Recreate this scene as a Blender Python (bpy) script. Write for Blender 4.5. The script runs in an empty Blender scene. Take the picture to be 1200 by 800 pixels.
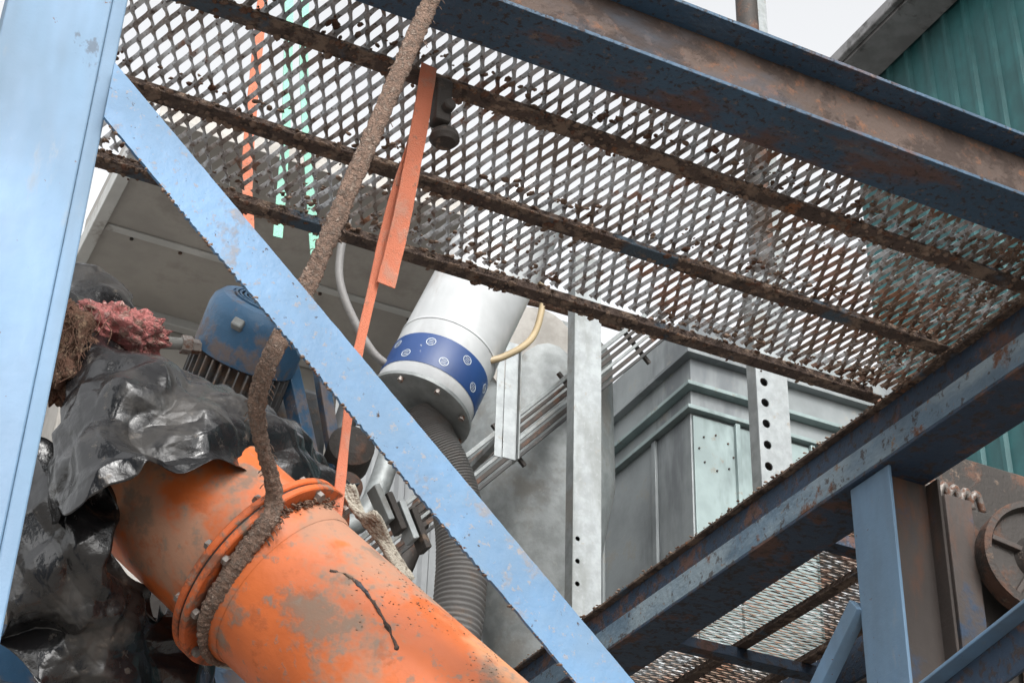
import bpy, math, random
from mathutils import Vector, Matrix, noise
random.seed(7)
S=bpy.context.scene
COL=S.collection
# ---------------------------------------------------------------- materials
def mat(name, base, rough=.6, metal=0.0, layers=(), bump=.25, bscale=40, var=.15, vscale=2.5, coat=0.0, rampx=None, spec=.5):
    m=bpy.data.materials.new(name); m.use_nodes=True
    nt=m.node_tree; N=nt.nodes; L=nt.links
    bs=N['Principled BSDF']
    tc=N.new('ShaderNodeTexCoord'); out=tc.outputs['Object']
    def noi(scale,detail=6,stretch=None,rgh=.6):
        n=N.new('ShaderNodeTexNoise'); n.inputs['Scale'].default_value=scale
        n.inputs['Detail'].default_value=detail; n.inputs['Roughness'].default_value=rgh
        if stretch:
            mp=N.new('ShaderNodeMapping'); mp.inputs['Scale'].default_value=stretch
            L.new(out,mp.inputs['Vector']); L.new(mp.outputs[0],n.inputs['Vector'])
        else: L.new(out,n.inputs['Vector'])
        return n.outputs['Fac']
    def mix(a,b,f):
        mx=N.new('ShaderNodeMix'); mx.data_type='RGBA'
        L.new(f,mx.inputs[0])
        for s,i in ((a,6),(b,7)):
            if isinstance(s,tuple): mx.inputs[i].default_value=(*s[:3],1)
            else: L.new(s,mx.inputs[i])
        return mx.outputs[2]
    def ramp(f,lo,hi):
        mr=N.new('ShaderNodeMapRange'); mr.inputs[1].default_value=lo; mr.inputs[2].default_value=hi
        mr.interpolation_type='SMOOTHSTEP'
        L.new(f,mr.inputs[0]); return mr.outputs[0]
    b1=tuple(c*(1-var) for c in base); b2=tuple(min(1,c*(1+var)) for c in base)
    col=mix(b1,b2,ramp(noi(vscale,4),.35,.65))
    rg=None
    for ly in layers:
        c,sc,lo,hi=ly[:4]; st=ly[4] if len(ly)>4 else None; amt=ly[5] if len(ly)>5 else 1
        f=noi(sc,5,st,.68)
        if rampx and len(ly)>6 and ly[6]:
            sp=N.new('ShaderNodeSeparateXYZ'); L.new(out,sp.inputs[0])
            r=ramp(sp.outputs[0],rampx[0],rampx[1])
            ma=N.new('ShaderNodeMath'); ma.operation='MULTIPLY_ADD'; L.new(r,ma.inputs[0]); ma.inputs[1].default_value=rampx[2]; L.new(f,ma.inputs[2]); f=ma.outputs[0]
        f=ramp(f,lo,hi)
        if amt!=1:
            ma=N.new('ShaderNodeMath'); ma.operation='MULTIPLY'; L.new(f,ma.inputs[0]); ma.inputs[1].default_value=amt; f=ma.outputs[0]
        col=mix(col,c,f)
        if rg is None: rg=f
        else:
            mm=N.new('ShaderNodeMath'); mm.operation='MAXIMUM'; L.new(rg,mm.inputs[0]); L.new(f,mm.inputs[1]); rg=mm.outputs[0]
    L.new(col,bs.inputs['Base Color'])
    if rg is not None:
        mr=N.new('ShaderNodeMapRange'); mr.inputs[3].default_value=rough; mr.inputs[4].default_value=.92
        L.new(rg,mr.inputs[0]); L.new(mr.outputs[0],bs.inputs['Roughness'])
        if metal:
            mr=N.new('ShaderNodeMapRange'); mr.inputs[3].default_value=metal; mr.inputs[4].default_value=0
            L.new(rg,mr.inputs[0]); L.new(mr.outputs[0],bs.inputs['Metallic'])
    else:
        bs.inputs['Roughness'].default_value=rough; bs.inputs['Metallic'].default_value=metal
    bs.inputs['Specular IOR Level'].default_value=spec
    bs.inputs['Coat Weight'].default_value=coat
    if bump:
        bp=N.new('ShaderNodeBump'); bp.inputs['Strength'].default_value=bump; bp.inputs['Distance'].default_value=.01
        n=noi(bscale,3); h=n
        if rg is not None:
            ma=N.new('ShaderNodeMath'); ma.operation='MULTIPLY_ADD'; L.new(rg,ma.inputs[0]); ma.inputs[1].default_value=.6; L.new(n,ma.inputs[2]); h=ma.outputs[0]
        L.new(h,bp.inputs['Height']); L.new(bp.outputs[0],bs.inputs['Normal'])
    return m
RUST=(.12,.058,.036); MUD=(.19,.135,.10); DK=(.045,.03,.024); RUSTB=(.22,.095,.045)
M={}
M['blue']=mat('light_blue_paint',(.115,.205,.32),.5,0,[((.15,.235,.32),1.6,.45,.65,(1,1,.3),.6),(DK,11,.66,.72,(1,1,.6),.55),((.24,.25,.25),14,.58,.75,(1,1,.3),.55),((.10,.14,.18),.8,.45,.6,(2,2,.5),.5),(RUST,30,.67,.71)],bump=.12)
M['brace']=mat('brace_blue_paint',(.085,.180,.305),.5,0,[((.14,.21,.29),3,.48,.66,None,.5),((.20,.17,.15),9,.56,.66,None,.6),((.26,.22,.19),45,.57,.65,None,.6),(DK,60,.65,.70)],bump=.2)
M['dblue']=mat('beam_blue_paint',(.036,.076,.125),.55,0,[(RUST,4,.53,.64,(.5,1,1),.8),(MUD,30,.58,.66,None,.6),(DK,50,.53,.64,None,.85),((.09,.125,.165),8,.56,.68,(.3,1,1),.5)],bump=.5,bscale=60)
M['webrust']=mat('rusty_web',(.080,.055,.044),.85,0,[(RUSTB,24,.52,.66,None,.5),(DK,8,.47,.59),((.045,.06,.08),2,.5,.6,(.4,1,1),.6)],bump=.6,bscale=60)
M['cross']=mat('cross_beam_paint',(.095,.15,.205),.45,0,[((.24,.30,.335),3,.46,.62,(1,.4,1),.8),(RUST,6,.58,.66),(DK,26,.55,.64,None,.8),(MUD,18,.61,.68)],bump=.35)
M['crossd']=mat('cross_beam_shadow_paint',(.022,.042,.075),.6,0,[(RUST,5,.53,.62,None,.8),(DK,26,.50,.62,None,.8)],bump=.35)  # beam blue darkened to paint in shade under the flanges
M['rust']=mat('rusty_angle',(.085,.058,.046),.9,0,[(MUD,14,.48,.60),(RUSTB,9,.60,.68),(DK,30,.53,.62),((.06,.085,.11),3,.56,.64)],bump=.8,bscale=90)
M['mud']=mat('dried_mud',(.23,.16,.118),.95,0,[(RUST,12,.5,.6)],bump=.8,bscale=120)
M['grate']=mat('galvanised_mesh',(.52,.54,.56),.40,.15,[((.20,.155,.125),5,.46,.60,None,.85),(RUSTB,3.2,.59,.65,None,.85,True),(MUD,12,.56,.66,None,.9,True),(DK,80,.56,.64,None,.8)],bump=.1,rampx=(1.6,3.4,.12))
M['orange']=mat('orange_pipe_paint',(.52,.118,.026),.5,0,[((.52,.255,.125),2.2,.50,.66,None,.75,True),((.30,.215,.155),3.5,.47,.60,None,.7),(MUD,7,.54,.65,None,.8),((.22,.17,.135),28,.57,.68,None,.7),((.34,.09,.03),11,.56,.68,None,.6)],bump=.15,coat=.03,rampx=(1.05,1.6,.14))
M['orangef']=mat('orange_flange_paint',(.48,.10,.022),.55,0,[(RUST,9,.46,.58,None,.85),(MUD,16,.53,.65)],bump=.3)
M['black']=mat('black_plastic_sheet',(.009,.009,.010),.24,0,[((.10,.09,.078),3,.50,.68,None,.45),((.22,.185,.15),18,.60,.74,None,.45)],bump=.22,bscale=45,spec=.7)
M['rope']=mat('muddy_rope',(.21,.14,.105),.95,0,[((.33,.25,.20),90,.5,.62),(DK,45,.58,.7,None,.6)],bump=1,bscale=200)
M['strap']=mat('orange_webbing',(.50,.155,.085),.8,0,[((.38,.22,.165),12,.50,.68,None,.7),(MUD,30,.58,.68,None,.7)],bump=.5,bscale=300)
M['green']=mat('green_webbing',(.22,.46,.36),.8,0,bump=.4,bscale=200)
M['white']=mat('white_pipe_paint',(.43,.445,.45),.42,0,[(MUD,6,.56,.74,(1,1,.3),.5),((.32,.33,.34),2,.45,.65,(1,1,.3),.6)],bump=.06)
M['label']=mat('blue_label',(.013,.042,.14),.45,0,[((.38,.40,.40),25,.66,.72)],bump=.05)
M['labelw']=mat('label_white',(.36,.40,.44),.5,0,bump=0)
M['galv']=mat('galvanised_steel',(.27,.29,.295),.45,.3,[((.19,.20,.19),3,.48,.62,(1,1,.3),.6),((.24,.19,.14),14,.61,.71,None,.6),((.34,.36,.36),40,.55,.65,None,.4)],bump=.1,bscale=25,var=.12,vscale=18)  # zinc grey lowered, bakes in dimmer light behind the bright foreground
M['galvd']=mat('galvanised_dull',(.20,.215,.215),.5,.3,[((.15,.135,.115),3,.48,.64,None,.6),((.28,.28,.27),30,.58,.68,None,.4)],bump=.12,var=.15,vscale=14)
M['duct']=mat('grey_duct_paint',(.21,.23,.235),.5,.1,[((.11,.12,.13),2,.49,.65,(1,1,.25),.75),((.27,.25,.21),5,.57,.69,None,.5)],bump=.08)  # base darkened for weak light reaching the rear ducts
M['ductg']=mat('green_grey_duct_paint',(.215,.27,.268),.5,.1,[((.13,.165,.165),2.5,.48,.63,(1,1,.3),.75),((.20,.15,.105),9,.60,.70,None,.6)],bump=.08)
M['tank']=mat('beige_tank_steel',(.36,.345,.32),.6,0,[((.22,.205,.185),2.5,.48,.66,None,.6),((.12,.10,.09),30,.70,.73)],bump=.1)  # beige toned down, background dimness carried by the colour
M['tankl']=mat('pale_tank_rim',(.50,.51,.50),.55,0,[((.28,.26,.24),5,.53,.7)],bump=.1)
M['motor']=mat('motor_blue_paint',(.035,.105,.20),.40,0,[(MUD,7,.50,.64,None,.75),((.3,.33,.36),40,.66,.72)],bump=.2)
M['motord']=mat('motor_fins',(.12,.125,.13),.6,.2,[(MUD,10,.50,.66)],bump=.2)
M['blk']=mat('black_rubber',(.02,.02,.02),.6,0,[(MUD,10,.58,.7,None,.5)],bump=.2)
M['hose']=mat('grey_hose_rubber',(.15,.145,.14),.6,0,[(MUD,10,.54,.7,None,.6)],bump=.2)
M['yel']=mat('yellowed_hose',(.32,.25,.15),.45,0,bump=.1)
M['teal']=mat('teal_cladding',(.016,.100,.105),.55,0,[((.03,.075,.08),1,.45,.65,(1,1,.2),.7)],bump=.05)  # teal deepened, wall shadow baked into base colour
M['soff']=mat('grey_eave',(.20,.20,.205),.7,0,[((.09,.09,.09),2,.5,.65)],bump=.1)
M['wall']=mat('grey_cladding',(.20,.21,.215),.7,0,[((.12,.125,.13),1,.45,.62,(1,1,.3),.7)],bump=.1)  # grey darkened to paint the light falloff at the back
M['conc']=mat('concrete_ground',(.26,.245,.225),.9,0,[((.16,.14,.125),.4,.45,.6),((.31,.29,.26),3,.55,.7)],bump=.4,bscale=8)
M['dirty']=mat('dark_machine_steel',(.042,.036,.032),.7,.2,[(RUST,5,.5,.62,None,.75),(MUD,14,.60,.70,None,.7)],bump=.4)
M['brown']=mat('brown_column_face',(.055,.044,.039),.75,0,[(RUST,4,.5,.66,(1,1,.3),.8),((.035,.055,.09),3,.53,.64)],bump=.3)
M['bolt']=mat('steel_bolt',(.20,.18,.165),.5,.4,[(RUST,40,.48,.60)],bump=.2)
M['pink']=mat('pink_netting',(.38,.13,.12),.8,0,[((.25,.15,.12),20,.5,.6),((.5,.3,.27),60,.55,.62)],bump=.9,bscale=90)
M['sack']=mat('brown_sacking',(.12,.06,.038),.95,0,[((.22,.14,.09),50,.5,.6)],bump=1,bscale=150)
M['wrope']=mat('white_rope',(.38,.35,.29),.85,0,[((.20,.165,.13),40,.5,.65)],bump=.8,bscale=150)
M['wood']=mat('reddish_boards',(.20,.10,.065),.8,0,[((.10,.06,.045),6,.5,.62,(1,6,6))],bump=.3)
# ---------------------------------------------------------------- mesh helpers
def root(name):
    e=bpy.data.objects.new(name,None); e.empty_display_size=.2; COL.objects.link(e); return e
def mk(name,V,Fc,m,par=None,smooth=False,bevel=0,seg=2):
    me=bpy.data.meshes.new(name); me.from_pydata([tuple(v) for v in V],[],Fc); me.update()
    ob=bpy.data.objects.new(name,me); COL.objects.link(ob); me.materials.append(M[m] if isinstance(m,str) else m)
    if par: ob.parent=par
    if smooth:
        for p in me.polygons: p.use_smooth=True
    if bevel:
        b=ob.modifiers.new('b','BEVEL'); b.width=bevel; b.segments=seg; b.limit_method='ANGLE'
    return ob
BF=[(0,3,2,1),(4,5,6,7),(0,1,5,4),(1,2,6,5),(2,3,7,6),(3,0,4,7)]
def box(name,x0,x1,y0,y1,z0,z1,m,par=None,bevel=.003):
    V=[(x0,y0,z0),(x1,y0,z0),(x1,y1,z0),(x0,y1,z0),(x0,y0,z1),(x1,y0,z1),(x1,y1,z1),(x0,y1,z1)]
    return mk(name,V,BF,m,par,bevel=bevel)
def bar(name,p0,p1,w,h,m,par=None,up=(0,0,1),bevel=.003):
    p0=Vector(p0);p1=Vector(p1);t=(p1-p0).normalized();s=t.cross(Vector(up)).normalized();u=s.cross(t)
    V=[]
    for p in (p0,p1):
        for a,b in ((-1,-1),(1,-1),(1,1),(-1,1)): V.append(p+s*a*w/2+u*b*h/2)
    return mk(name,V,[(0,1,2,3),(4,7,6,5),(0,4,5,1),(1,5,6,2),(2,6,7,3),(3,7,4,0)],m,par,bevel=bevel)
def basis(ax):
    a=Vector(ax).normalized(); h=Vector((0,0,1)) if abs(a.z)<.9 else Vector((1,0,0))
    s=a.cross(h).normalized(); return a,s,s.cross(a)
def lathe(name,o,ax,prof,m,par=None,n=48,smooth=True,caps=True):
    a,s,u=basis(ax);o=Vector(o);V=[];Fc=[]
    for r,h in prof:
        for i in range(n):
            t=2*math.pi*i/n; V.append(o+a*h+(s*math.cos(t)+u*math.sin(t))*r)
    for k in range(len(prof)-1):
        for i in range(n):
            j=(i+1)%n; Fc.append((k*n+i,k*n+j,(k+1)*n+j,(k+1)*n+i))
    if caps:
        Fc.append(tuple(range(n))[::-1]); Fc.append(tuple((len(prof)-1)*n+i for i in range(n)))
    ob=mk(name,V,Fc,m,par)
    if smooth:
        for p in ob.data.polygons: p.use_smooth=len(p.vertices)==4
        es=ob.modifiers.new('e','EDGE_SPLIT'); es.split_angle=math.radians(35)
    return ob
def crm(p0,p1,p2,p3,t):
    return .5*((2*p1)+(p2-p0)*t+(2*p0-5*p1+4*p2-p3)*t*t+(3*p1-p0-3*p2+p3)*t**3)
def spl(pts,n):
    P=[Vector(p) for p in pts]; P=[2*P[0]-P[1]]+P+[2*P[-1]-P[-2]]; out=[]
    k=len(P)-3
    for i in range(n):
        f=i/(n-1)*k; s=min(int(f),k-1); out.append(crm(P[s],P[s+1],P[s+2],P[s+3],f-s))
    return out
def tube(name,pts,r,m,par=None,seg=14,n=60,ref=None,flat=1,rf=None,jit=0,jsc=40,smooth=True,raw=False):
    P=[Vector(p) for p in pts] if raw else spl(pts,n); n=len(P); V=[];Fc=[];u=None
    for i,p in enumerate(P):
        t=(P[min(i+1,n-1)]-P[max(i-1,0)]).normalized()
        if ref is not None: s=t.cross(Vector(ref)).normalized(); u=s.cross(t)
        else:
            if u is None: _,s,u=basis(t)
            else: s=t.cross(u).normalized(); u=s.cross(t)
        rr=r*(rf(i,n) if rf else 1)
        for k in range(seg):
            a=2*math.pi*k/seg; d=s*math.cos(a)*rr+u*math.sin(a)*rr*flat
            v=p+d
            if jit: v=v+d.normalized()*jit*(noise.noise(v*jsc)+.5*noise.noise(v*jsc*2.7))
            V.append(v)
    for i in range(n-1):
        for k in range(seg):
            j=(k+1)%seg; Fc.append((i*seg+k,i*seg+j,(i+1)*seg+j,(i+1)*seg+k))
    Fc.append(tuple(range(seg))[::-1]); Fc.append(tuple((n-1)*seg+k for k in range(seg)))
    return mk(name,V,Fc,m,par,smooth=smooth)
def strip(name,pts,w,th,m,par=None,ref=(0,-1,0),n=60,wf=None):
    P=spl(pts,n);V=[];Fc=[]
    for i,p in enumerate(P):
        t=(P[min(i+1,n-1)]-P[max(i-1,0)]).normalized(); s=t.cross(Vector(ref)).normalized(); u=s.cross(t)
        ww=w*(wf(i/(n-1)) if wf else 1)*(1+.06*noise.noise(p*25))
        tw=.25*noise.noise(p*6); s2=s*math.cos(tw)+u*math.sin(tw)
        for a,b in ((-1,-1),(1,-1),(1,1),(-1,1)): V.append(p+s2*a*ww/2+u*b*th/2)
    for i in range(n-1):
        for k in range(4):
            j=(k+1)%4; Fc.append((i*4+k,i*4+j,i*4+4+j,i*4+4+k))
    Fc+=[(3,2,1,0),(4*n-4,4*n-3,4*n-2,4*n-1)]
    return mk(name,V,Fc,m,par)
def clumps(name,pts,m,par,rmin=.005,rmax=.014,flat=.6):
    t=(1+5**.5)/2
    iv=[Vector(v).normalized() for v in [(-1,t,0),(1,t,0),(-1,-t,0),(1,-t,0),(0,-1,t),(0,1,t),(0,-1,-t),(0,1,-t),(t,0,-1),(t,0,1),(-t,0,-1),(-t,0,1)]]
    fi=[(0,11,5),(0,5,1),(0,1,7),(0,7,10),(0,10,11),(1,5,9),(5,11,4),(11,10,2),(10,7,6),(7,1,8),(3,9,4),(3,4,2),(3,2,6),(3,6,8),(3,8,9),(4,9,5),(2,4,11),(6,2,10),(8,6,7),(9,8,1)]
    V=[];Fc=[]
    for p in pts:
        r=rmin+(rmax-rmin)*random.random()**2; b=len(V); q=Matrix.Rotation(random.random()*6,3,'Z')
        for v in iv:
            w=q@Vector((v.x*1.4,v.y,v.z*flat)); V.append(Vector(p)+w*r*(.7+.6*random.random()))
        Fc+=[tuple(b+k for k in f) for f in fi]
    return mk(name,V,Fc,m,par,smooth=True)
def bolts(name,o,ax,R,n,r,h,m,par,ph=0):
    a,s,u=basis(ax);V=[];Fc=[]
    for i in range(n):
        t=2*math.pi*i/n+ph; c=Vector(o)+(s*math.cos(t)+u*math.sin(t))*R; b=len(V)
        for hh in (-h/2,h/2):
            for k in range(6):
                q=math.pi/3*k+i; V.append(c+a*hh+(s*math.cos(q)+u*math.sin(q))*r)
        Fc+=[tuple(b+k for k in range(6))[::-1],tuple(b+6+k for k in range(6))]
        for k in range(6): Fc.append((b+k,b+(k+1)%6,b+6+(k+1)%6,b+6+k))
    return mk(name,V,Fc,m,par)
# ---------------------------------------------------------------- expanded metal
def grating(name,x0,x1,y0,y1,z,par,m='grate',swap=False,th=math.radians(-32),w=.0138,t=.0032,SW=.047,LW=.104,curl=.6):
    V=[];Fc=[]
    A0,A1,B0,B1=(x0,x1,y0,y1) if not swap else (y0,y1,x0,x1)
    ns=int((A1-A0)/(SW/2)); st=int((B1-B0)/(LW/10))
    for k in range(ns):
        base=len(V)
        for i in range(st+1):
            y=B0+i*LW/10; ph=2*math.pi*(i/10)
            cc=math.cos(ph)*(1 if k%2 else -1)
            f=.65*cc+.35*math.asin(max(-1,min(1,cc)))*2/math.pi
            x=A0+k*SW/2+f*SW/4*.88+.0020*noise.noise(Vector((k*.3,y*9,0)))
            tt=th*(1+curl*cc)+.22*noise.noise(Vector((x*6,y*6,2)))+.12*noise.noise(Vector((x*40,y*20,2))); c,s=math.cos(tt),math.sin(tt)
            zz=z+.0045*cc+.003*noise.noise(Vector((k*.7,y*14,3)))+.008*noise.noise(Vector((x*1.5,y*1.5,7)))
            ww=w*(1+.18*noise.noise(Vector((x*30,y*30,4))))
            for a,b in ((-1,-1),(1,-1),(1,1),(-1,1)):
                px=x+a*ww/2*c-b*t/2*s; pz=zz+a*ww/2*s+b*t/2*c
                V.append((px,y,pz) if not swap else (y,px,pz))
        for i in range(st):
            o=base+i*4
            for q in range(4):
                r=(q+1)%4; Fc.append((o+q,o+r,o+4+r,o+4+q))
    return mk(name,V,Fc,m,par)
# ================================================================ GROUND
g=mk('ground',[(-300,-300,0),(300,-300,0),(300,300,0),(-300,300,0)],[(0,1,2,3)],'conc')
# ================================================================ WALKWAY overhead
W=root('overhead_walkway')
grating('expanded_metal_deck',.30,3.50,2.99,4.005,4.674,W)
def ibeam_x(par,x0,x1,yc,z0,z1,fw,mb,mw,ft=.012,wt=.01):
    box('bottom_flange',x0,x1,yc-fw/2,yc+fw/2,z0,z0+ft,mb,par,.002)
    box('top_flange',x0,x1,yc-fw/2,yc+fw/2,z1-ft,z1,mb,par,.002)
    box('web',x0,x1,yc-wt/2,yc+wt/2,z0+ft+.001,z1-ft-.001,mw,par,0)
ibeam_x(W,.0,3.9,2.955,4.602,4.845,.17,'dblue','webrust')
for i,(yy,ww) in enumerate(((3.20,.055),(3.60,.055),(3.955,.05))):
    box('angle_flange_%d'%(i+1),.30,3.275,yy,yy+ww,4.600,4.607,'rust',W,.0015)
    box('angle_leg_%d'%(i+1),.30,3.275,yy+ww-.007,yy+ww,4.6075,4.66,'rust',W,.0015)
    pts=[]
    for k in range(620):
        x=.3+2.95*random.random()
        if noise.noise(Vector((x*3,yy*5,0)))+.25*random.random()>-.05:
            side=random.random()
            y=yy+random.choice((random.gauss(0,.004),random.gauss(ww,.005),random.random()*ww)); z=4.60 if side<.6 else 4.61+.05*random.random()
            if z>4.601: y=yy+ww+random.gauss(-.004,.006)
            pts.append((x,y,z))
    for k in range(420):
        x=.3+2.95*random.random(); y=yy+random.choice((-.012,ww+.012))+random.gauss(0,.014)
        if noise.noise(Vector((x*5,yy*5,9)))>-.15: pts.append((x,min(y,4.0),4.655+.01*random.random()))
    clumps('mud_crust_%d'%(i+1),pts,'mud',W,.003,.011)
pts=[]
for k in range(450):
    pts.append((3.27-abs(random.gauss(0,.10)),3.05+.95*random.random(),4.655+.012*random.random()))
for k in range(900):
    x=.4+2.85*random.random(); y=3.0+random.random()
    if noise.noise(Vector((x*2.2,y*3,5)))+ (x-1.8)*.18 > .13: pts.append((x,y,4.662+random.random()*.008))
clumps('mud_on_mesh',pts,'mud',W,.003,.009)
box('end_angle',.285,.298,2.96,4.0,4.60,4.67,'rust',W)
# ================================================================ CROSS BEAM (runs away from camera)
B=root('cross_beam')
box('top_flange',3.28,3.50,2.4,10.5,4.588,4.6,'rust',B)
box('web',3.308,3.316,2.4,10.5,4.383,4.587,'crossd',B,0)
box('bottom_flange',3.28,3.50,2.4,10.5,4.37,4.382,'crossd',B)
box('pale_lower_strip',3.281,3.289,2.4,10.5,4.383,4.480,'cross',B,.002)
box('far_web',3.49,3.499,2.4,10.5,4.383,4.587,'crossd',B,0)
clumps('mud_crumbs',[(3.28+random.gauss(0,.004),2.9+random.random()**1.5*4,4.60+.003*random.random()) for _ in range(260)],'mud',B,.003,.008)
# ================================================================ COLUMNS
C1=root('steel_column')
box('front_flange',.19,.398,2.87,2.885,0,4.598,'blue',C1,.004)
box('rolled_edge',.3985,.43,2.874,2.885,0,4.598,'blue',C1,.004)
box('box_body',.195,.425,2.8865,3.06,0,4.598,'blue',C1,.02)
C2=root('steel_column.001')
box('left_flange',3.300,3.312,3.99,4.20,0,4.368,'blue',C2,.002)
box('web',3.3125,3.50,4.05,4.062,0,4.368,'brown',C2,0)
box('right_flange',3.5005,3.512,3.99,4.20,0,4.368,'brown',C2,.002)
C3=root('steel_column.002')
box('column_body',3.29,3.50,2.45,2.66,0,4.368,'blue',C3,.01)
C4=root('steel_column.003')
box('column_body',3.29,3.50,9.9,10.1,0,4.368,'blue',C4,.01)
# ================================================================ DIAGONAL BRACE
D=root('diagonal_brace')
a=Vector((.475,0,3.888)); b=Vector((3.0,0,1.61)); t=(b-a).normalized(); nrm=Vector((-t.z,0,t.x)) 
if nrm.z<0: nrm=-nrm
V=[];Fc=[];n=700
for i in range(n+1):
    p=a.lerp(b,i/n); s=i/n*(b-a).length
    tooth=(.004*((s*55)%1)+.003*noise.noise(Vector((s*150,3,0))) if .2<s<1.2 else 0)+.0015*noise.noise(Vector((s*40,0,0)))
    w=.108
    for yy in (2.845,2.853):
        V.append(Vector((p.x+nrm.x*w/2,yy,p.z+nrm.z*w/2+.0015*noise.noise(Vector((s*30,4,0))))))
        V.append(Vector((p.x-nrm.x*(w/2+tooth),yy,p.z-nrm.z*(w/2+tooth))))
for q in range(4): V[q]=V[q]+t*((.424-V[q].x)/t.x)
for i in range(n):
    o=i*4; q=o+4
    Fc+=[(o,o+1,q+1,q),(o+2,q+2,q+3,o+3),(o,q,q+2,o+2),(o+1,o+3,q+3,q+1)]
Fc.append((0,2,3,1))
mk('flat_bar',V,Fc,'brace',D)
V=[];Fc=[]
for p in (a,b):
    for w0,y0 in ((.053,2.8535),(.053,2.91),(.046,2.91),(.046,2.8535)):
        V.append((p.x+nrm.x*w0,y0,p.z+nrm.z*w0))
mk('angle_leg',V,[(0,1,5,4),(1,2,6,5),(2,3,7,6),(3,0,4,7),(0,3,2,1),(4,5,6,7)],'brace',D)
clumps('mud_on_edge',[tuple(a.lerp(b,k)-nrm*random.uniform(.052,.058)+Vector((0,2.848,0))) for k in [random.random()*.45 for _ in range(150)]],'mud',D,.002,.005,.6)
E=root('knee_brace')
bar('brace_bar',(3.305,4.21,3.95),(3.305,5.6,2.80),.05,.06,'blue',E)
G=root('handrail_beam')
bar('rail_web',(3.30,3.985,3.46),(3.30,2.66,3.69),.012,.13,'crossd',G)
bar('rail_flange',(3.27,3.985,3.532),(3.27,2.66,3.762),.07,.012,'blue',G)
# ================================================================ SECOND WALKWAY
W2=root('lower_walkway')
grating('expanded_metal_deck',3.72,4.52,4.95,8.6,4.668,W2,swap=True,th=math.radians(30))
for i,x in enumerate((3.70,4.02,4.36)):
    box('angle_flange_%d'%(i+1),x,x+.055,4.9,8.6,4.60,4.607,'rust',W2,.001)
    box('angle_leg_%d'%(i+1),x+.048,x+.055,4.9,8.6,4.6075,4.66,'rust',W2,.001)
for i,y in enumerate((4.86,6.0,7.5)):
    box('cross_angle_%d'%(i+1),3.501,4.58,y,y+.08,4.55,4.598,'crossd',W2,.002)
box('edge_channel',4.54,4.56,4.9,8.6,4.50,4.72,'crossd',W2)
# ================================================================ ORANGE PIPE
OP=root('orange_pipe')
c0=Vector((1.07,3.50,3.26)); ax=Vector((.638,-.388,-.667)).normalized(); R=.203
path=[c0-ax*(.012+.5*(1-k/20)) for k in range(21)]
tube('upstream_pipe',path,R,'orange',OP,seg=48,raw=True)
path=spl([c0+ax*.012,c0+ax*.3,c0+ax*.6,c0+ax*.9,c0+ax*1.08,c0+ax*1.2+Vector((.02,0,-.05)),c0+ax*1.25+Vector((.02,0,-.35)),c0+ax*1.25+Vector((.02,0,-1.2)),c0+ax*1.25+Vector((.02,0,-2.4))],110)
tube('downstream_pipe',path,R,'orange',OP,seg=64,raw=True)
for k,(h0,h1,r) in enumerate(((-.022,-.004,.250),(.001,.019,.250))):
    lathe('flange_plate_%d'%(k+1),c0,ax,[(R,h0),(r-.003,h0),(r,h0+.003),(r,h1-.003),(r-.003,h1),(R,h1)],'orangef',OP,n=72,caps=False)
lathe('pipe_collar',c0,ax,[(R+.001,.022),(R+.009,.026),(R+.007,.06),(R+.001,.075)],'orange',OP,n=72,caps=False)
lathe('gasket',c0,ax,[(R,-.0038),(.244,-.0038),(.244,.0008),(R,.0008)],'blk',OP,n=72,caps=False)
bolts('flange_bolts',c0+ax*.026,ax,.230,10,.012,.014,'bolt',OP,.3)
bolts('flange_nuts',c0-ax*.030,ax,.230,10,.012,.014,'bolt',OP,.3)
cam0=Vector((0,0,1.6)); tocam=(cam0-c0); tocam=(tocam-ax*tocam.dot(ax)).normalized(); side=ax.cross(tocam).normalized()
if side.z<0: side=-side
def onpipe(s,ang,rr=R):
    return c0+ax*s+(tocam*math.cos(ang)+side*math.sin(ang))*rr
tube('scraped_gouge',[onpipe(.20,.50,R-.002),onpipe(.24,.60,R),onpipe(.30,.58,R),onpipe(.36,.50,R),onpipe(.43,.36,R),onpipe(.44,.33,R-.003)],.004,'rust',OP,seg=8,n=80,jit=.004,jsc=60)
pts=[]
for k in range(900):
    s=random.uniform(.02,.9); an=random.gauss(.9,.5)
    if noise.noise(onpipe(s,an)*5)>.1: pts.append(onpipe(s,an,R-.0005))
clumps('mud_spatter',pts,'mud',OP,.001,.003,.4)
pts=[onpipe(.022+abs(random.gauss(0,.008)),random.gauss(1.1,.5),R+.005+.02*random.random()**2) for _ in range(260)]
clumps('mud_in_flange',pts,'mud',OP,.002,.006,.5)
# ================================================================ ROPES / STRAPS
RP=root('muddy_rope')
pts=[(1.17,2.70,4.70),(1.09,2.775,4.42),(1.00,2.86,4.02),(.94,2.97,3.72),(.885,3.08,3.46)]
pts+=[onpipe(.0,.55,.268),onpipe(.035,.32,R+.035),onpipe(.04,.05,R+.018)]+[onpipe(.045,a_,R+.010) for a_ in (-.3,-.7,-1.1,-1.5,-2.1)]
tube('rope_strand',pts,.021,'rope',RP,seg=20,n=600,ref=(0,-1,.1),flat=.5,jit=.005,jsc=110)
PS=spl(pts,200)
for q in range(60):
    k=random.random()*.55; P_=PS[int(k*199)]
    d=Vector((random.choice((-1,1))*.02,-.004,random.uniform(-.01,.01)))
    tube('fray_%d'%q,[P_+d*.7,P_+d*1.2+Vector((0,0,-.004)),P_+d*1.5+Vector((0,0,-.014))],.0011,'rope',RP,seg=4,n=6)
pts2=[(1.17,2.70,4.70),(1.18,2.76,4.87),(1.19,2.86,4.90),(1.2,3.0,4.88)]
tube('rope_over_beam',pts2,.022,'rope',RP,seg=12,n=60,flat=.7,jit=.006,jsc=70)
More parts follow.
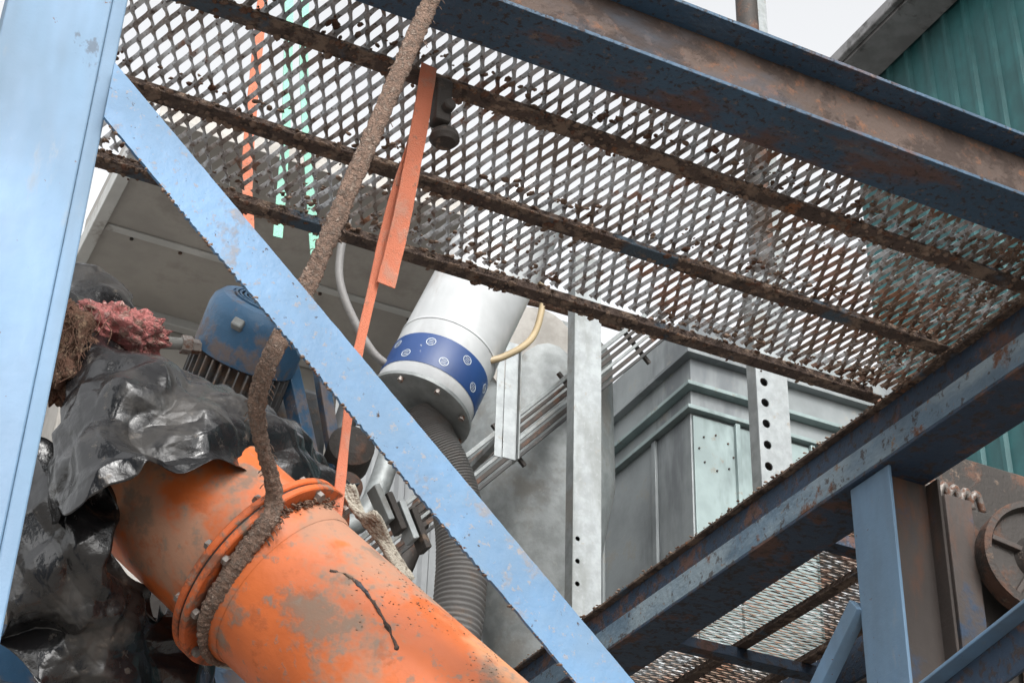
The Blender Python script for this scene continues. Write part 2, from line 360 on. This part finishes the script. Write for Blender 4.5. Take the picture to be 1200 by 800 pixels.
ST=root('orange_ratchet_strap')
strip('wide_webbing',[(1.262,3.19,4.62),(1.26,3.22,4.45),(1.255,3.28,4.20),(1.240,3.32,4.00)],.048,.004,'strap',ST,ref=(.1,-1,0))
strip('narrow_webbing',[(1.250,3.24,4.40),(1.230,3.30,4.22),(1.213,3.335,4.0),(1.187,3.35,3.72),(1.185,3.37,3.38)],.028,.003,'strap',ST,ref=(.3,-1,0))
box('ratchet_clamp',1.29,1.335,3.19,3.24,4.46,4.60,'dirty',ST,.008)
lathe('clamp_bolt',(1.32,3.19,4.50),(0,-1,0),[(.016,0),(.016,.02),(.012,.025)],'dirty',ST,n=16)
lathe('clamp_foot',(1.33,3.22,4.41),(0,0,1),[(.03,0),(.04,.012),(.036,.03),(.015,.05)],'dirty',ST,n=20)
GS=root('green_strap')
strip('webbing',[(1.20,4.25,5.9),(1.23,4.25,5.50),(1.28,4.25,5.12),(1.35,4.25,4.68)],.03,.004,'green',GS)
GS1=root('green_strap.001')
strip('webbing',[(1.14,4.25,5.9),(1.20,4.25,5.2),(1.22,4.25,4.73)],.03,.004,'green',GS1)
OS=root('orange_strap')
strip('webbing',[(1.06,4.25,5.9),(1.09,4.25,5.04),(1.13,4.25,4.70)],.035,.004,'strap',OS)
tube('strap_tail',[(1.13,4.25,4.72),(1.16,4.24,4.68),(1.17,4.25,4.60)],.015,'sack',OS,seg=8,n=20)
WR=root('white_rope')
for k in range(5):
    tube('strand_%d'%k,[(1.22+.008*k,3.49-.004*k,3.52),(1.26+.009*k,3.49,3.475-.006*k),(1.31,3.49-.01*k,3.43+.004*k),(1.35+.006*k,3.5,3.40),(1.41+.007*k,3.51,3.33)],.009,'wrope',WR,seg=8,n=40,jit=.003,jsc=90)
# ================================================================ BLACK PLASTIC
PL=root('black_plastic_sheet')
rs=random.Random(23)
WV=[]
for f in (2.2,3.1,4.3,6,8,11,14):
    for q in range(3):
        d=Vector((rs.gauss(0,1),rs.gauss(0,.6),rs.gauss(0,1))).normalized(); WV.append((d*f,rs.random()*5,.72/f**.98))
def tri(x):
    x=x%1; return abs(2*x-1)
def crumple(q):
    wv=.55*noise.noise(q*4.0)+.2*noise.noise(q*9.0); h=0
    for k,(d,o,am) in enumerate(WV):
        g_=max(0,.35+1.7*noise.noise(q*3.5+Vector((k*7.1,0,k*3))))
        h+=am*g_*(tri(q.dot(d)+o+wv*(1 if k%2 else -1))-.5)
    return h*3.0
def sheet(name,rows,nu,nv,amp,seed,m='black',thick=.0012):
    R1=[spl(r,nu) for r in rows]; cols=[spl([R1[j][i] for j in range(len(rows))],nv) for i in range(nu)]
    V=[];Fc=[]
    G_=[[cols[i][j] for i in range(nu)] for j in range(nv)]
    for j in range(nv):
        for i in range(nu):
            p=G_[j][i]
            du=G_[j][min(i+1,nu-1)]-G_[j][max(i-1,0)]; dv=G_[min(j+1,nv-1)][i]-G_[max(j-1,0)][i]
            nn=du.cross(dv).normalized()
            if nn.y>0: nn=-nn
            q=p+Vector((seed,seed*.7,0)); h=crumple(q)
            edge=min(i,nu-1-i,j,nv-1-j)/8; e=max(0,1-edge)
            ev=Vector((noise.noise(q*9),0,noise.noise(q*9+Vector((5,5,5)))))*.05*e
            V.append(p+nn*h*amp+ev)
    for j in range(nv-1):
        for i in range(nu-1):
            o=j*nu+i; Fc.append((o,o+1,o+nu+1,o+nu))
    ob=mk(name,V,Fc,m,PL,smooth=True)
    so=ob.modifiers.new('s','SOLIDIFY'); so.thickness=thick
    return ob
A=[[(.57,3.95,4.17),(.68,3.88,4.02),(.83,3.80,3.90),(1.02,3.80,3.86),(1.20,3.82,3.80),(1.40,3.82,3.68)],
[(.55,3.65,3.78),(.65,3.48,3.70),(.77,3.42,3.65),(.95,3.44,3.65),(1.13,3.56,3.66),(1.32,3.70,3.60)],
[(.55,3.55,3.52),(.61,3.36,3.47),(.72,3.31,3.45),(.86,3.33,3.49),(1.01,3.44,3.54),(1.22,3.60,3.55)],
[(.54,3.50,3.30),(.59,3.35,3.23),(.66,3.27,3.29),(.78,3.27,3.36),(.92,3.33,3.42),(1.07,3.50,3.50)]]
sheet('draped_sheet',A,270,180,.036,2.3)
Bs=[[(.50,3.66,3.55),(.60,3.55,3.47),(.69,3.50,3.42)],
[(.51,3.58,3.30),(.63,3.47,3.25),(.82,3.66,3.22)],
[(.50,3.60,3.19),(.69,3.56,3.13),(1.02,3.82,3.22)],
[(.56,3.65,3.06),(.78,3.66,3.06),(1.10,3.88,3.18)],
[(.64,3.72,2.97),(.88,3.78,2.97),(1.18,3.92,3.08)]]
sheet('hanging_sheet',Bs,180,200,.040,4.1)
Cs=[[(.55,3.86,4.22),(.63,3.84,4.17),(.72,3.82,4.08)],
[(.53,3.78,4.10),(.62,3.70,4.06),(.72,3.74,4.02)],
[(.53,3.74,4.00),(.60,3.66,3.98),(.68,3.70,3.96)]]
sheet('tucked_sheet',Cs,80,80,.03,7.7)
SK=root('sacking_bundle')
def blob(name,c,r,m,par,sx=1,sz=1,amp=.3,sc=8):
    V=[];Fc=[];n=64;k=40
    for j in range(k+1):
        th=math.pi*j/k
        for i in range(n):
            ph=2*math.pi*i/n; d=Vector((math.sin(th)*math.cos(ph)*sx,math.sin(th)*math.sin(ph),math.cos(th)*sz))
            V.append(Vector(c)+d*r*(1+amp*noise.noise((Vector(c)+d*r)*sc)+amp*.6*noise.noise((Vector(c)+d*r)*sc*3.3)))
    for j in range(k):
        for i in range(n):
            q=(i+1)%n; Fc.append((j*n+i,j*n+q,(j+1)*n+q,(j+1)*n+i))
    return mk(name,V,Fc,m,par,smooth=True)
blob('coir_bundle',(.57,3.64,3.76),.085,'sack',SK,1,1.5,.6,14)
for k in range(70):
    x=.52+.12*rs.random(); z=3.64+.20*rs.random()
    tube('fibre_%d'%k,[(x,3.56,z+.03),(x+rs.uniform(-.02,.02),3.545,z),(x+rs.uniform(-.03,.03),3.55,z-.04)],.0015,'sack',SK,seg=4,n=8)
NT=root('pink_net_bag')
blob('net_bag',(.67,3.64,3.865),.082,'pink',NT,1.5,.75,.5,24)
# ================================================================ MOTOR
MO=root('electric_motor')
ma=Vector((.05,-.75,.66)).normalized(); mo=Vector((1.19,4.18,4.435))
lathe('fan_cover',mo,ma,[(.155,-.18),(.157,-.175),(.157,-.055),(.151,-.028),(.132,-.006),(.104,0),(.104,-.004),(.02,-.004)],'motor',MO,n=56)
lathe('grille_back',mo,ma,[(.099,-.010),(.0985,-.0035)],'blk',MO,n=40)
for k,r in enumerate((.022,.037,.052,.067,.082,.094)):
    lathe('grille_ring_%d'%k,mo,ma,[(r-.004,-.002),(r-.004,.004),(r+.003,.004),(r+.003,-.002)],'motor',MO,n=40,caps=False)
lathe('stator_body',mo,ma,[(.122,-.45),(.122,-.181)],'motord',MO,n=40)
a_,s_,u_=basis(ma)
V=[];Fc=[]
for i in range(34):
    t=2*math.pi*i/34; d=s_*math.cos(t)+u_*math.sin(t); e=a_.cross(d)
    b0=len(V)
    for h in (-.44,-.185):
        for r in (.120,.155):
            for w in (-.0025,.0025): V.append(mo+a_*h+d*r+e*w)
    for f in ((0,1,3,2),(4,6,7,5),(0,4,5,1),(2,3,7,6),(0,2,6,4),(1,5,7,3)): Fc.append(tuple(b0+q for q in f))
mk('cooling_fins',V,Fc,'motord',MO)
lathe('drive_end_bell',mo,ma,[(.05,-.53),(.09,-.51),(.14,-.47),(.145,-.451)],'motor',MO,n=40)
bar('lifting_lug',(1.085,4.135,4.310),(1.115,4.125,4.295),.03,.03,'galvd',MO,bevel=.006)
tube('conduit',[(.60,4.32,4.24),(.83,4.30,4.26),(.97,4.28,4.28),(1.04,4.28,4.29)],.018,'galvd',MO,seg=12,n=40)
lathe('cable_gland',(.98,4.28,4.282),(1,0,.1),[(.028,0),(.028,.03),(.022,.032),(.022,.06)],'bolt',MO,n=6,smooth=False)
PU=root('vibrator_gearbox')
box('housing',1.28,1.50,4.42,4.64,4.05,4.34,'motord',PU,.02)
bar('support_arm',(1.30,4.30,4.36),(1.44,4.36,4.02),.05,.05,'motor',PU)
bar('support_arm_2',(1.42,4.34,4.40),(1.52,4.36,4.05),.03,.04,'motor',PU)
lathe('shaft_cover',(1.56,4.40,4.10),(-.2,-1,.1),[(.07,0),(.07,.10),(.04,.12)],'dirty',PU,n=30)
lathe('shaft_cover_2',(1.52,4.3,3.92),(-.2,-1,.1),[(.05,0),(.05,.08),(.02,.1)],'dirty',PU,n=30)
for k in range(4):
    bar('clamp_rail_%d'%k,(1.58+.04*k,4.2,3.93-.015*k),(1.635+.04*k,4.2,3.83-.02*k),.06,.02,('galvd','dirty','galv','dirty')[k],PU)
box('mount_frame',1.0,1.62,4.7,4.78,3.85,3.95,'dirty',PU)
box('mount_leg',1.1,1.18,4.7,4.78,0,3.849,'dirty',PU)
# ================================================================ WHITE VESSEL + HOSE
WP=root('white_filter_pipe')
w0=Vector((1.872,4.6,4.485)); wa=Vector((.20,0,.54)).normalized()
lathe('pipe_body',w0,wa,[(.155,0.0),(.172,.035),(.172,1.0),(.1,1.1)],'white',WP,n=56)
lathe('blue_label',w0,wa,[(.1735,.050),(.1740,.052),(.1740,.178),(.1735,.180)],'label',WP,n=56,caps=False)
lathe('bottom_flange',w0,wa,[(.08,-.025),(.174,-.025),(.184,-.019),(.184,-.006),(.155,.0)],'galvd',WP,n=56)
bolts('flange_bolts',w0-wa*.03,wa,.167,8,.010,.016,'bolt',WP)
lathe('clamp_band',w0,wa,[(.1722,.25),(.1748,.252),(.1748,.260),(.1722,.262)],'white',WP,n=56,caps=False)
a2,s2,u2=basis(wa)
for rr_ in range(2):
    for i in range(8):
        t=2*math.pi*(i+.5*rr_+.2)/8; d=s2*math.cos(t)+u2*math.sin(t)
        o_=w0+wa*(.084+.060*rr_)+d*.1724
        lathe('logo_ring_%d_%d'%(rr_,i),o_,d,[(.0140,.0018),(.0140,.0024),(.0170,.0024),(.0170,.0018)],'labelw',WP,n=18,caps=False)
        for z_ in (-.007,0,.007):
            bar('logo_text_%d_%d'%(rr_,i),o_+wa*z_+d*.0019-wa.cross(d)*.009,o_+wa*z_+d*.0019+wa.cross(d)*.009,.0012,.0022,'labelw',WP,up=wa,bevel=0)
HO=root('corrugated_hose')
tube('hose',[(1.865,4.6,4.465),(1.92,4.6,4.37),(1.995,4.6,4.24),(2.045,4.6,4.05),(2.045,4.6,3.78),(2.0,4.6,3.4),(1.95,4.6,2.6)],.080,'hose',HO,seg=28,n=520,rf=lambda i,n:1+.055*math.cos(i*2*math.pi/5.2))
YH=root('air_hose')
tube('hose',[(2.02,4.50,4.65),(2.11,4.48,4.69),(2.22,4.50,4.80),(2.29,4.56,4.96),(2.31,4.6,5.12),(2.2,4.6,5.3)],.012,'yel',YH,n=70)
YH1=root('air_hose.001')
tube('hose',[(1.56,4.6,5.15),(1.545,4.6,5.0),(1.555,4.6,4.88),(1.61,4.6,4.76),(1.70,4.6,4.64),(1.80,4.6,4.60)],.014,'hose',YH1,n=70)
# ================================================================ HANDRAIL POSTS (perforated)
def holed(name,x0,x1,y,z0,z1,hz,hx,hr,m,par,th=.006):
    V=[];Fc=[]
    def quad(a,b,c,d):
        o=len(V);V.extend([(a,y,c),(b,y,c),(b,y,d),(a,y,d)]);Fc.append((o,o+1,o+2,o+3))
    z=z0
    for h in hz:
        q=hr*1.5
        quad(x0,x1,z,h-q); quad(x0,hx-q,h-q,h+q); quad(hx+q,x1,h-q,h+q)
        o=len(V)
        for i in range(16):
            t=math.pi/4+2*math.pi*i/16; c,s=math.cos(t),math.sin(t); k=q/max(abs(c),abs(s))
            V.append((hx+c*k,y,h+s*k)); V.append((hx+c*hr,y,h+s*hr))
        for i in range(16):
            j=(i+1)%16; Fc.append((o+2*i,o+2*j,o+2*j+1,o+2*i+1))
        z=h+q
    quad(x0,x1,z,z1)
    ob=mk(name,V,Fc,m,par); s=ob.modifiers.new('s','SOLIDIFY'); s.thickness=th; s.offset=0
    return ob
P1=root('galvanised_post')
holed('front_plate',3.30,3.445,6.20,4.60,6.6,[4.82,4.93,5.04],3.325,.012,'galv',P1)
box('left_lip',3.300,3.306,6.204,6.27,4.60,6.6,'galvd',P1,0)
box('right_lip',3.439,3.445,6.204,6.27,4.60,6.6,'galvd',P1,0)
box('back_plate',3.308,3.437,6.262,6.268,4.60,6.6,'dirty',P1,0)
P2=root('galvanised_post.001')
holed('front_plate',3.31,3.455,4.73,4.60,5.6,[4.72+.092*i for i in range(7)],3.345,.018,'galv',P2)
box('side_lip',3.31,3.316,4.734,4.79,4.60,5.6,'galvd',P2,0)
box('back_plate',3.317,3.45,4.785,4.79,4.60,5.6,'dirty',P2,0)
P3=root('galvanised_channel')
box('face',2.655,2.715,5.60,5.606,4.99,5.55,'galv',P3,.002)
box('lip_left',2.620,2.654,5.606,5.612,4.99,5.55,'galv',P3,.002)
box('lip_right',2.7155,2.722,5.58,5.64,4.99,5.55,'galvd',P3,.002)
bar('fixing_arm',(2.66,5.62,5.1),(2.9,6.5,5.4),.03,.03,'galvd',P3)
# ================================================================ CABLE RACK
CR=root('cable_rack')
for k in range(6):
    o=Vector((.010*k,-.01*(k%2),-.036*k+.06)); 
    bar('rail_%d'%k,Vector((4.0,6.5,6.67))+o,Vector((2.2,6.5,4.65))+o,.03,.016 if k%2 else .022,('galvd','dirty','dirty','galvd','dirty','blk')[k],CR)
for k in range(5):
    p=Vector((2.4+.35*k,6.54,4.875+.393*k)); bar('rung_%d'%k,p+Vector((-.06,0,.06)),p+Vector((.12,0,-.12)),.02,.02,'dirty',CR)
# ================================================================ HOPPER + DUCTS
HP=root('galvanised_hopper')
lathe('cone_body',(3.55,7.1,4.6),(-.02,0,1),[(.16,0),(.22,.3),(.36,.75),(.44,1.15),(.44,1.9),(.40,1.95)],'galvd',HP,n=48)
lathe('inlet_ring',(3.33,6.75,6.32),(-.25,-1,-.3),[(.20,0),(.24,0),(.245,.02),(.24,.04),(.20,.04)],'tank',HP,n=40)
tube('inlet_pipe',[(3.2,6.72,6.62),(3.45,6.75,6.66),(3.9,6.8,6.70)],.03,'sack',HP,seg=12,n=20)
box('support_leg',3.5,3.6,7.05,7.15,0,4.599,'dirty',HP)
DU=root('ventilation_duct')
box('lower_casing',4.45,6.3,7.0,9.3,5.0,6.42,'duct',DU,.004)
box('lower_front_panel',4.46,6.3,6.985,6.998,5.0,6.40,'ductg',DU,.002)
box('joint_rail_1',4.41,6.36,6.95,9.3,6.42,6.445,'ductg',DU,.003)
box('neck',4.47,6.3,7.02,9.3,6.446,6.58,'duct',DU,.004)
box('joint_rail_2',4.42,6.36,6.96,9.3,6.581,6.605,'ductg',DU,.003)
box('upper_casing',4.48,6.3,7.03,9.3,6.606,7.1,'duct',DU,.004)
box('joint_rail_3',4.43,6.36,6.97,9.3,6.80,6.825,'duct',DU,.003)
box('red_strip',4.6,6.3,6.96,6.968,6.84,6.865,'wood',DU,.002)
for k in range(4): box('stiffener_%d'%k,4.43,4.449,7.35+.6*k,7.39+.6*k,5.0,6.41,'duct',DU,.003)
for k in range(3): box('front_stiffener_%d'%k,4.72+.5*k,4.75+.5*k,6.96,6.984,5.0,6.41,'ductg',DU,.003)
bolts('panel_screws',(4.60,6.982,6.2),(0,-1,0),.11,8,.006,.008,'dirty',DU)
box('support_leg',4.6,4.75,7.2,7.35,0,4.999,'dirty',DU); box('support_leg_r',6.1,6.25,7.2,7.35,0,4.999,'dirty',DU)
# ================================================================ TANK at left rear
TK=root('steel_tank')
box('bottom_plate',.93,2.35,4.95,6.19,5.60,5.63,'tank',TK,.003)
box('left_rim',.88,.929,4.95,6.19,5.57,5.66,'tankl',TK,.004)
box('seam_angle',.93,2.35,6.191,6.24,5.56,5.66,'tankl',TK,.004)
box('lower_body',.98,2.15,6.25,8.2,4.3,5.9,'tank',TK,.01)
box('upper_body',.93,2.35,5.2,6.18,5.631,5.95,'tank',TK,.01)
for k in range(2): bar('sloping_rib_%d'%k,(2.10+.12*k,6.18,5.60),(2.45+.12*k,6.18,6.35),.03,.04,'tankl',TK)
box('cross_seam',.935,2.34,5.66,5.70,5.592,5.599,'tankl',TK,.002)
for k in range(7): bolts('rivet_%d'%k,(1.05+.2*k,5.72,5.598),(0,0,1),.0001,1,.008,.008,'dirty',TK)
box('support_leg_l',1.0,1.1,6.3,6.4,0,4.299,'dirty',TK); box('support_leg_r',2.0,2.1,6.3,6.4,0,4.299,'dirty',TK)
# ================================================================ rear cladding
BW=root('process_building')
V=[];Fc=[];x=-3.0;k=0;prof=[]
while x<4.9:
    prof+= [(x,0),(x+.12,0),(x+.14,-.03),(x+.18,-.03)]; x+=.2
for (px,py) in prof: V+=[(px,9.5+py,0),(px,9.5+py,8.0)]
for i in range(len(prof)-1): Fc.append((2*i,2*i+2,2*i+3,2*i+1))
mk('cladding',V,Fc,'wall',BW)
box('building_shell',-3.0,4.9,9.52,18,0,7.98,'wall',BW)
box('roof_edge',-3.05,4.95,9.42,18.1,8.0,8.1,'soff',BW)
for k,(x,z) in enumerate(((2.55,5.2),(2.75,4.9),(2.3,5.4))):
    tube('rear_pipe_%d'%k,[(x,7.6,3.0),(x,7.6,z),(x+.3,7.6,z+.5),(x+.5,7.6,z+1.4)],.06,('galvd','dirty','blk')[k],BW,n=40)
# lower left : boards and blue channel
LB=root('board_platform')
for k in range(6): box('board_%d'%k,.2,1.06,4.05+.16*k,4.20+.16*k,3.17,3.20,'wood',LB)
box('blue_channel',.2,1.35,4.0,4.04,3.08,3.22,'motor',LB)
for k in range(2): box('leg_%d'%k,.3+.9*k,.38+.9*k,4.3,4.38,0,3.165,'dirty',LB)
# ================================================================ machinery right
MC=root('belt_conveyor_drive')
box('housing',3.62,5.3,4.36,4.55,2.6,4.54,'dirty',MC,.01)
box('guide_post',3.80,3.92,4.30,4.358,2.6,4.53,'brown',MC,.004)
bar('inclined_member',(4.02,4.30,2.7),(4.15,4.30,4.5),.05,.07,'rust',MC,up=(0,1,0))
lathe('pulley',(4.10,4.20,4.30),(-.25,-1,0),[(.20,-.05),(.215,-.05),(.215,.03),(.19,.035),(.18,.005),(.09,.002),(.06,.045),(.03,.05)],'dirty',MC,n=48)
for k in range(5):
    an=2*math.pi*k/5+.3; pa,ps,pu=basis((-.25,-1,0)); d=ps*math.cos(an)+pu*math.sin(an); c_=Vector((4.10,4.20,4.30))+pa*.012
    bar('spoke_%d'%k,c_+d*.05,c_+d*.185,.02,.03,'brown',MC,up=pa)
lathe('hub',(4.10,4.20,4.30),(-.25,-1,0),[(.04,.04),(.04,.08),(.025,.09)],'bolt',MC,n=24)
for k in range(8): tube('chain_link_%d'%k,[(3.64+.05*k,4.40,4.55+.02*(k%2)),(3.67+.05*k,4.38,4.62),(3.71+.05*k,4.40,4.56)],.014,'bolt',MC,n=14)
box('rear_casing',4.72,7.0,5.4,6.3,3.0,5.50,'dirty',MC,.01)
box('rear_casing_rib',4.70,7.0,5.35,5.399,5.1,5.16,'rust',MC,.004)
box('leg',4.6,4.75,4.4,4.5,0,2.599,'dirty',MC); box('leg_2',3.65,3.8,4.4,4.5,0,2.599,'dirty',MC); box('leg_3',4.9,5.1,5.6,5.8,0,2.999,'dirty',MC)
# ================================================================ TEAL BUILDING
TB=root('teal_building')
V=[];Fc=[];prof=[];y=-8.0
while y<14.9:
    prof+=[(y,0),(y+.28,0),(y+.31,-.05),(y+.37,-.05)]; y+=.4
for (py,px) in prof: V+=[(12.6+px,py,0),(12.6+px,py,18.1)]
for i in range(len(prof)-1): Fc.append((2*i,2*i+1,2*i+3,2*i+2))
mk('corrugated_wall',V,Fc,'teal',TB)
box('building_shell',12.66,30,-8,14.9,0,18.05,'teal',TB)
V=[(11.95,-9,18.08),(11.95,15.2,18.08),(30,15.2,21.5),(30,-9,21.5)]
V+=[(a,b,c+.14) for a,b,c in V]
mk('roof_slab',V,BF,'soff',TB)
box('gutter',11.86,11.949,-9,15.2,18.05,18.24,'soff',TB,.02)
box('soffit',11.96,12.54,-8.5,15,18.02,18.075,'soff',TB)
# ================================================================ pole
LP=root('light_mast')
lathe('mast',(7.13,10,0),(0,0,1),[(.13,0),(.10,15)],'dirty',LP,n=20)
box('mast_ladder_rail',7.22,7.32,9.95,10.05,0,15,'galv',LP)
# ================================================================ CAMERA
Rv=Vector((0.894,-0.4476,0.0277));Uv=Vector((-0.261,-0.4697,0.843));Fv=Vector((0.364,0.7605,0.537))
Fv.normalize(); Rv=(Rv-Fv*Rv.dot(Fv)).normalized(); Uv=Rv.cross(Fv)
cd=bpy.data.cameras.new('camera'); cd.lens=60.96; cd.sensor_width=36; cd.clip_start=.05; cd.clip_end=1000
cam=bpy.data.objects.new('camera',cd); COL.objects.link(cam); S.camera=cam
m3=Matrix((Rv,Uv,-Fv)).transposed(); cam.matrix_world=Matrix.Translation((0,0,1.6))@m3.to_4x4()
# ================================================================ LIGHT
el=math.radians(36); az=Vector((-.12,-1,0)).normalized()
sd=az*math.cos(el)+Vector((0,0,math.sin(el)))
sl=bpy.data.lights.new('sun','SUN'); sl.energy=.75; sl.angle=math.radians(15); sl.color=(1,.97,.93)
so=bpy.data.objects.new('sun',sl); COL.objects.link(so); so.rotation_euler=sd.to_track_quat('Z','Y').to_euler(); so.location=(-3,-6,12)
w=bpy.data.worlds.new('World'); S.world=w; w.use_nodes=True
nt=w.node_tree; bg=nt.nodes['Background']
sk=nt.nodes.new('ShaderNodeTexSky'); sk.sky_type='NISHITA'; sk.sun_disc=False; sk.sun_elevation=el
sk.sun_rotation=math.atan2(sd.x,sd.y); sk.dust_density=4; sk.air_density=1.5
hs=nt.nodes.new('ShaderNodeHueSaturation'); hs.inputs['Saturation'].default_value=.08; hs.inputs['Value'].default_value=2.35
nt.links.new(sk.outputs[0],hs.inputs['Color']); nt.links.new(hs.outputs[0],bg.inputs[0]); bg.inputs[1].default_value=.15
S.view_settings.view_transform='Standard'; S.view_settings.look='None'; S.view_settings.exposure=0
